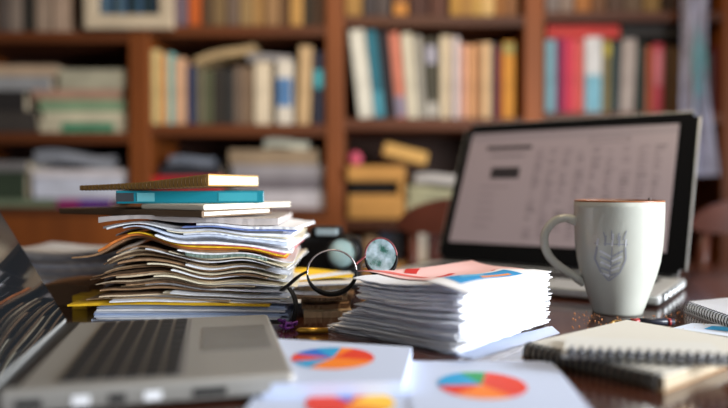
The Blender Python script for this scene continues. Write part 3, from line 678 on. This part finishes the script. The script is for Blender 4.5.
def overlay_one(name, mats, parent, polys, pts, z, up=.0011):
    """flat printed areas on a top sheet; polys: (list of (s,t) in the sheet's own corner frame, material index)"""
    a, b, c, d = pts; bm = bmesh.new()
    for poly, mi in polys:
        # subdivide quads so they follow the sheet
        q = poly; n = 8; G = []
        for i in range(n + 1):
            G.append([])
            for j in range(n + 1):
                s0 = Vector(q[0]).lerp(Vector(q[1]), i / n); s1 = Vector(q[3]).lerp(Vector(q[2]), i / n); s = s0.lerp(s1, j / n)
                p = (a.lerp(b, s.x)).lerp(d.lerp(c, s.x), s.y); G[i].append(bm.verts.new((p.x - ctr.x, p.y - ctr.y, mwarp(p.x, p.y, min(z, HS)) + up)))
        for i in range(n):
            for j in range(n): bm.faces.new((G[i][j], G[i + 1][j], G[i + 1][j + 1], G[i][j + 1])).material_index = mi
    return finish(name, bm, mats, parent)
PINKS = C('pink_sheet', 240, 196, 196, rough=.7); REDI = C('red_ink', 206, 44, 44, rough=.6); BLUEI = C('blue_ink', 40, 150, 214, rough=.6); SKYI = C('pale_blue_ink', 120, 200, 236, rough=.6); ORI = C('orange_ink', 240, 150, 70, rough=.6)
def overlay(name, mats, parent, polys, pts, z):
    for k, p in enumerate(polys): overlay_one(name, mats[p[1]], parent, [(p[0], 0)], pts, z, .0011 + .0001 * k)
ps, pp = top_sheet('paper_sheet', PINKS, [(355, 271.5), (452, 287), (524, 270.5), (472, 261.5)], ztop, '')
tag(ps, 'pink printed sheet with red strokes on top of the white paper stack', 'paper')
overlay('print', [REDI, C('soft_red_ink', 228, 110, 106)], ps, [([(.0, .0), (.62, .12), (.60, .20), (.0, .10)], 1), ([(.02, .40), (.30, .2), (.34, .28), (.05, .5)], 0), ([(.40, .55), (.62, .22), (.66, .28), (.42, .6)], 0), ([(.66, .82), (.92, .66), (.93, .71), (.67, .87)], 0)], pp, ztop)
bs, bp = top_sheet('paper_sheet', WHITE, [(426, 286), (470, 295), (549, 272.5), (500, 268)], ztop + .0030, '')
tag(bs, 'white sheet with a blue printed block at the mug end of the white paper stack', 'paper')
overlay('print', [BLUEI, SKYI, ORI], bs, [([(.06, .16), (.60, .10), (.66, .86), (.16, .94)], 0), ([(.18, .30), (.30, .26), (.36, .52), (.22, .58)], 1), ([(.42, .42), (.56, .38), (.58, .76), (.46, .78)], 2)], bp, ztop + .0030)
# ------------------------------------------------------------------ charts in front
REDC = C('chart_red', 226, 62, 40, rough=.6); ORC = C('chart_orange', 246, 134, 40, rough=.6); YEC = C('chart_yellow', 250, 200, 60, rough=.6); BLC = C('chart_blue', 40, 110, 206, rough=.6); CYC = C('chart_cyan', 40, 160, 214, rough=.6); GRC = C('chart_green', 40, 160, 90, rough=.6)
CHM = [REDC, ORC, YEC, BLC, CYC, GRC]
def sheet_poly(name, m, pxs, z, th, label):
    pts = [on(x, y, z + th) for x, y in pxs]; c_ = sum(pts, Vector()) / len(pts); bm = bmesh.new()
    T = [bm.verts.new((p.x - c_.x, p.y - c_.y, th)) for p in pts]; B = [bm.verts.new((p.x - c_.x, p.y - c_.y, 0)) for p in pts]
    bm.faces.new(T); bm.faces.new(B[::-1]); n = len(pts)
    for i in range(n): bm.faces.new((B[i], B[(i + 1) % n], T[(i + 1) % n], T[i]))
    o = finish(name, bm, m); o.location = (c_.x, c_.y, ZT + z); return tag(o, label, 'paper')
def pie(parent, px, py, zw, r, wedges):
    """printed pie chart: wedges (start deg, end deg, material index)"""
    c_ = on(px, py, zw); c_ = Vector((c_.x - parent.location.x, c_.y - parent.location.y, ZT + zw - parent.location.z + .0004)); bm = bmesh.new()
    for a, b, mi in wedges:
        n = max(2, int((b - a) / 6)); arc = [bm.verts.new(c_ + Vector((r * math.cos(math.radians(a + (b - a) * k / n)), r * math.sin(math.radians(a + (b - a) * k / n)), 0))) for k in range(n + 1)]
        bm.faces.new([bm.verts.new(c_)] + arc).material_index = mi
    return finish('pie_chart', bm, CHM, parent)
s3 = sheet_poly('chart_sheet', C('chart_paper', 196, 208, 234, rough=.7), [(262, 384), (412, 384), (424, 420), (236, 424)], .0005, .0012, 'white chart sheet at the desk edge showing a red, blue and yellow pie chart')
pie(s3, 350, 403, .0017, .034, [(-30, 50, 2), (50, 80, 0), (80, 130, 3), (130, 260, 0), (260, 330, 1)])
s2 = sheet_poly('chart_sheet', C('chart_paper', 196, 208, 234, rough=.7), [(404, 361), (552, 361), (598, 418), (414, 424)], .0005, .0022, 'chart sheet with a green, blue and red pie chart before the paper stack')
pie(s2, 482, 385, .0027, .0365, [(-60, 75, 0), (75, 112, 5), (112, 185, 4), (185, 225, 0), (225, 300, 1)])
s1 = sheet_poly('chart_sheet', C('chart_paper', 196, 208, 234, rough=.7), [(268, 338), (412, 347), (404, 381), (262, 384)], .002, .011, 'thick chart report with a red, orange and blue pie chart beside the laptop')
pie(s1, 333, 358, .013, .037, [(-15, 60, 0), (60, 80, 1), (80, 120, 4), (120, 160, 3), (160, 200, 0), (200, 240, 4), (240, 345, 1)])
s4 = sheet_poly('paper_sheet', C('chart_paper', 196, 208, 234), [(440, 352), (474, 359), (560, 333), (552, 326)], .0003, .0003, 'bluish white sheet under the mug end of the white paper stack')
# ------------------------------------------------------------------ right notebooks, pad, pen
o0 = on(521, 344, .013); o1 = on(662, 377, .013); o0.z = o1.z = ZT
u = (o1 - o0); W1 = u.length; a1 = math.atan2(u.y, u.x)
n1 = thing('spiral_notebook', 'thick spiral notebook with beige page edges near the desk edge, lying lowest', 'notebook', (o0.x, o0.y, ZT + .0004), a1)
boxo('pages', C('beige_page_edges', 176, 160, 136, rough=.8, var=.4, scale=1, stretch=(20, 500, 3)), n1, .002, W1, .004, .19, .0012, .0118)
boxo('cover', C('kraft_cover', 150, 118, 84, rough=.7), n1, 0, W1 + .002, 0, .192, 0, .0011, 0)
boxo('top_page', C('page_white', 202, 200, 192, rough=.8), n1, .001, W1, .002, .19, .0119, .0126)
bm = bmesh.new()
for i in range(20):
    f = .006 + (W1 - .012) * i / 19; tube(bm, [(f + .0008 * math.sin(q), .004 + .0075 * math.cos(q), .0070 + .0072 * math.sin(q)) for q in [k * math.pi / 5 for k in range(10)]], .0014, 6, True)
finish('spiral_binding', bm, BLACKM, n1, True)
n2a, n2b = on(562, 353, .019), on(737, 362, .019); u = n2b - n2a; u.z = 0; W2 = u.length; a2 = math.atan2(u.y, u.x)
n2 = thing('spiral_notebook', 'open cream spiral notebook lying on the thicker notebook', 'notebook', (n2a.x, n2a.y, ZT + .0142), a2)
bm = bmesh.new(); n = 10; P0 = [(0, .0), (W2 * .3, 0), (W2, .0), (W2, .072), (.010, .072)]
T = [bm.verts.new((x, y, .0042)) for x, y in P0]; B = [bm.verts.new((x, y, 0.0)) for x, y in P0]
bm.faces.new(T); bm.faces.new(B[::-1])
for i in range(5): bm.faces.new((B[i], B[(i + 1) % 5], T[(i + 1) % 5], T[i]))
finish('pages', bm, C('notebook_cream', 204, 204, 200, rough=.8), n2)
bm = bmesh.new(); box(bm, .004, W2 - .002, .001, .015, .0043, .0047); finish('punched_strip', bm, C('punched_dark', 46, 48, 56, rough=.7), n2)
bm = bmesh.new()
for i in range(17):
    f = .008 + (W2 - .014) * i / 16; tube(bm, [(f + .0012 * math.sin(q), .002 + .0075 * math.cos(q), .0054 + .0050 * math.sin(q)) for q in [k * math.pi / 5 for k in range(10)]], .0013, 6, True)
finish('spiral_binding', bm, C('steel_wire', 92, 94, 102, rough=.3, metal=.6), n2, True)
s5 = sheet_poly('paper_sheet', WHITEB, [(672, 328), (742, 338), (752, 326), (692, 323)], .0003, .0006, 'white sheet with a blue block behind the open notebook')
pts = [on(x, y, .0011) for x, y in ((704, 329), (742, 333), (742, 328), (712, 326))]; bm = bmesh.new(); quad(bm, *[p - Vector((s5.location.x, s5.location.y, ZT + .0003 - .0003)) for p in pts]); finish('print', bm, BLUEI, s5)
pd = thing('spiral_notepad', 'small white spiral notepad lying right of the laptop', 'notepad', (on(684, 304, 0).x, on(684, 304, 0).y, ZT + .0004), 0)
q0, q1, q2 = on(684, 300, .016), on(736, 318, .016), on(718, 288, .016)
dv = q1 - q0; dv.z = 0; dw = q2 - q0; dw.z = 0; pd.location = (q0.x, q0.y, ZT + .0004); pd.rotation_euler = (0, 0, math.atan2(dv.y, dv.x)); lw = dv.length + .02; ld2 = .12
for k in range(3): boxo('page_block', [GREYP, WHITE, WHITE][k], pd, .001 * k, lw, .002 * k, ld2, .0045 * k, .0045 * k + .0036)
bm = bmesh.new()
quad(bm, (.0, .004, .0136), (lw, .004, .0136), (lw, ld2, .016), (.006, ld2, .026)); bmesh.ops.solidify(bm, geom=bm.faces[:], thickness=.0008); finish('curled_page', bm, WHITE, pd)
bm = bmesh.new()
for i in range(22):
    f = .004 + (lw - .008) * i / 21; tube(bm, [(f, .003 + .0050 * math.cos(q), .0075 + .0072 * math.sin(q)) for q in [k * math.pi / 4 for k in range(8)]], .0006, 5, True)
finish('spiral_binding', bm, BLACKM, pd, True)
p0, p1 = on(634, 322, .004), on(674, 322.5, .004); dv = p1 - p0; dv.z = 0
pn = thing('pen', 'dark pen with red bands lying between the mug and the notebook', 'pen', (p0.x, p0.y, ZT + .0046), math.atan2(dv.y, dv.x)); PL = dv.length
bm = bmesh.new(); tube(bm, [(.006, 0, 0), (PL, 0, 0)], .0042, 12); finish('barrel', bm, C('navy_plastic', 34, 38, 52, rough=.4), pn, True)
bm = bmesh.new(); tube(bm, [(-.004, 0, 0), (.006, 0, 0)], [.0036, .0042], 12); finish('red_band', bm, C('red_plastic', 130, 34, 34, rough=.4), pn, True)
bm = bmesh.new(); tube(bm, [(PL - .008, 0, 0), (PL - .004, 0, 0)], .0045, 12); finish('red_band', bm, C('red_plastic', 170, 40, 40, rough=.4), pn, True)
bm = bmesh.new(); tube(bm, [(-.018, 0, -.001), (-.004, 0, 0)], [.0008, .0034], 12); finish('tip', bm, BLACK, pn, True)
p0 = on(610, 326, .002)
bm = bmesh.new(); tube(bm, smooth_path([(0, 0, 0), (.006, .004, .004), (.013, .002, .004), (.018, -.003, .0035), (.024, .002, .001)]), .0020, 8); o = finish('gold_clip', bm, C('dull_gold', 130, 104, 60, rough=.4, metal=.7), None, True); o.location = (p0.x, p0.y, ZT + .0024); tag(o, 'small gold clip lying left of the dark pen', 'clip')
bm = bmesh.new()
for i in range(170):
    x, y = R.gauss(625, 38), R.uniform(312, 330); q = on(x, y, 0)
    if (q.x - mc.x) ** 2 + (q.y - mc.y) ** 2 < (27 * km) ** 2 or x < 572 or x > 720: continue
    s = R.uniform(.0003, .0010); r = bmesh.ops.create_icosphere(bm, subdivisions=1, radius=s, matrix=Matrix.Translation((q.x, q.y, ZT + s * .8)))
cr_ = finish('crumbs', bm, C('crumb', 222, 150, 92, rough=.8, var=.4, scale=200)); cr_['kind'] = 'stuff'; tag(cr_, 'orange-brown crumbs scattered on the desk around the mug', 'crumbs')
# ------------------------------------------------------------------ low heap under the glasses
HX = [(298, 348, 't', .008), (300, 350, 'k', .006), (294, 346, 't', .006), (292, 342, 'd', .004), (282, 340, 'w', .003), (290, 346, 't', .006)]
zh = .0005
for i, (x0, x1, kk, t) in enumerate(HX):
    Yh = .80 + .012 * (i % 3)
    w_ = (x1 - x0) / F * Yh
    o = slab('folder' if kk != 'w' else 'document', KD[kk][0], at((x0 + x1) / 2, 200, Yh).x, Yh + .085, zh, t, w_, .12, R.uniform(-.06, .06), lambda x, y, z: .0015 * math.sin(x * 60 + y * 40), edge=.002)
    zh += t + .0008
    tag(o, ['thick light tan folder lowest in the small heap beneath the glasses', 'kraft folder second from bottom beneath the glasses', 'light tan folder in the middle of the heap beneath the glasses',
            'dark kraft folder below the white document beneath the glasses', 'white document in the small heap beneath the glasses', 'thick tan folder near the top of the heap beneath the glasses'][i], 'folder' if kk != 'w' else 'document')
o = slab('document', WHITE, at(320, 200, .86).x, .90, zh, .002, .10, .12, .2, None); tag(o, 'white sheet on top of the heap beneath the glasses', 'document'); zh += .0024
o = slab('folder', YELLOW, at(316, 200, .86).x, .915, zh, .002, .088, .10, .16, lambda x, y, z: .004 * math.sin((x - y) * 40)); tag(o, 'yellow folder directly beneath the left lens of the glasses', 'folder'); zh += .0024
bm = bmesh.new(); pts = [on(291, 322, .0), None]
b0 = at(294, 326, .775); bm = bmesh.new()
tube(bm, smooth_path([at(289, 288, .79), at(294, 296, .785), at(296, 308, .783), at(293, 322, .785)]), [.0042] * 13, 8, flat=.35); o = finish('strap', bm, BLACKM, None, True); tag(o, 'black strap hanging down beside the right end of the magazines', 'strap')
bm = bmesh.new(); a_, b_ = on(296, 331, .003), on(328, 331, .003)
tube(bm, [a_, a_.lerp(b_, .12), b_], [.0008, .0034, .0034], 8); o = finish('pencil', bm, GOLD, None, True); o.location.z = .0006; tag(o, 'gold pencil lying in front of the small heap', 'pencil')
bm = bmesh.new()
for k in range(9):
    c0 = on(288 + R.uniform(-5, 6), 327 + R.uniform(-4, 3), .003); tube(bm, [c0, c0 + Vector((R.uniform(-.008, .008), R.uniform(-.004, .004), R.uniform(.001, .010))), c0 + Vector((R.uniform(-.012, .012), R.uniform(-.006, .006), R.uniform(0, .006)))], [.0014, .002, .0008], 6)
o = finish('ribbon_bow', bm, C('purple_ribbon', 112, 50, 140, rough=.5), None, True); tag(o, 'crumpled purple ribbon beside the corner of the grey laptop', 'ribbon')
# ------------------------------------------------------------------ glasses
GC = at(332, 272, .756); GD = at(381, 256.5, .808)
gl = thing('glasses', 'round thin-framed glasses with black temples leaning on the paper stack', 'glasses', GC)
ax = (GD - GC); sep = ax.length; ax.normalize()
axl = (ax * .35 + Vector((.65, .0, .0))).normalized(); nrm = Vector((-.28, -1, .10)); nrm = (nrm - axl * nrm.dot(axl)).normalized(); upv = nrm.cross(axl) * -1
if upv.z < 0: upv = -upv
GLASS = C('lens_glass', 245, 250, 255, rough=.0, trans=1., ior=1.12, spec=.5)
REFLGLASS = C('painted_reflection_lens', 200, 220, 232, rough=.02, trans=.6, ior=1.3, col2=lin(60, 112, 100), scale=90)  # blue-green mottle paints coloured reflections into the second lens
def lens(c, rx, ry, rimm, nm):
    n = 40; pts = [c + axl * rx * math.cos(2 * math.pi * k / n) + upv * ry * math.sin(2 * math.pi * k / n) for k in range(n)]
    bm = bmesh.new(); tube(bm, pts, [.0011 + .0022 * max(0, -math.sin(2 * math.pi * k / n)) for k in range(n)], 8, True)
    for f in bm.faces:
        m_ = f.calc_center_median(); f.material_index = 0 if (m_ - c).dot(upv) < -.05 * ry else 1
    rim = finish('rim', bm, rimm, gl, True)
    bm = bmesh.new(); A = [bm.verts.new(p * 1 - nrm * .0004) for p in [c + (q - c) * .97 for q in pts]]; B = [bm.verts.new(p + nrm * .0004) for p in [c + (q - c) * .97 for q in pts]]
    bm.faces.new(A); bm.faces.new(B[::-1])
    for k in range(n): bm.faces.new((A[k], A[(k + 1) % n], B[(k + 1) % n], B[k]))
    finish('lens', bm, nm, rim)
Z0 = Vector((0, 0, 0)); DV = GD - GC
TORT = C('dark_red_rim', 104, 44, 48, rough=.3, metal=.3); RIMB = C('rim_black', 10, 9, 10, rough=.6, spec=.2)
lens(Z0, .0292, .0256, [RIMB, C('rim_silver', 150, 140, 140, rough=.25, metal=.8)], GLASS)
lens(DV, .0205, .0230, [RIMB, TORT], REFLGLASS)
bm = bmesh.new(); tube(bm, smooth_path([axl * .0286 + upv * .006, axl * .018 + ax * (sep * .36) + upv * .0095, DV - axl * .0200 + upv * .005]), .0013, 8); finish('bridge', bm, TORT, gl, True)
for s in (0, 1):
    bm = bmesh.new(); b_ = (axl * .0285 + upv * -.004) if s == 0 else (DV - axl * .0200 - upv * .004)
    tube(bm, [b_, b_ - nrm * .006 - upv * .003], .0006, 6); bmesh.ops.create_uvsphere(bm, u_segments=10, v_segments=6, radius=.0034, matrix=Matrix.Translation(b_ - nrm * .007 - upv * .005)); finish('nose_pad', bm, C('nose_pad', 220, 220, 215, rough=.2, trans=.6), gl, True)
hl = -axl * .0290 + upv * .003; te = at(281, 291, .80) - GC
bm = bmesh.new(); tube(bm, smooth_path([hl, hl.lerp(te, .3) + Vector((0, 0, .002)), hl.lerp(te, .7) + Vector((0, 0, .0005)), te]), [.0026] * 5 + [.0031] * 4 + [.0036] * 4, 8, flat=.6); finish('temple', bm, BLACK, gl, True)
hr = DV + axl * .0205 + upv * .003
bm = bmesh.new(); tube(bm, smooth_path([hr, hr - nrm * .010 - upv * .004, hr - nrm * .012 - axl * .006 - upv * .024, hr - nrm * .014 - axl * .020 - upv * .036]), .0018, 8); finish('temple', bm, BLACK, gl, True)
# ------------------------------------------------------------------ camera body behind the glasses
YC = 1.07
kc = at(326, 268, YC)
cm = thing('camera', 'black camera with a glassy lens standing behind the glasses', 'camera', (kc.x, YC, ZT + .0003), -.25)
hb = at(326, 236, YC).z - ZT
boxo('body', BLACKM, cm, -.056, .056, -.02, .03, 0, hb, .008)
boxo('grip', BLACK, cm, -.060, -.034, -.036, .0, .002, hb - .006, .009)
bm = bmesh.new(); box(bm, -.022, .024, -.022, .024, hb, hb + .016, .006); finish('viewfinder_hump', bm, BLACKM, cm)
boxo('flash_window', C('flash_glass', 176, 196, 204, rough=.15), cm, -.010, .026, -.0235, -.018, hb + .002, hb + .013, .001)
bm = bmesh.new(); lathe(bm, [(0, 0), (.029, 0), (.029, .018), (.026, .02), (.026, .034), (.0235, .036), (.0215, .030), (0, .030)], 36)
lb = finish('lens_barrel', bm, BLACK, cm, True); lb.location = (.040, -.02, hb * .74); lb.rotation_euler = (math.radians(90), 0, math.radians(6))
bm = bmesh.new(); bmesh.ops.create_uvsphere(bm, u_segments=24, v_segments=12, radius=.024)
for v in bm.verts: v.co.z *= .3
lg = finish('front_glass', bm, C('painted_glare_glass', 170, 200, 200, rough=.05, spec=1.), lb, True); lg.location = (0, 0, .029)  # pale base colour holds the whitish reflections of the camera lens
bm = bmesh.new(); lathe(bm, [(0, 0), (.009, 0), (.009, .008), (0, .008)], 20); dl = finish('mode_dial', bm, BLACK, cm, True); dl.location = (-.040, .006, hb)
boxo('red_badge', C('badge_red', 190, 40, 60), cm, -.052, -.045, -.0375, -.035, hb * .55, hb * .68)
# ------------------------------------------------------------------ tidy
for o in list(bpy.data.objects):
    if '_top' in o: del o['_top']
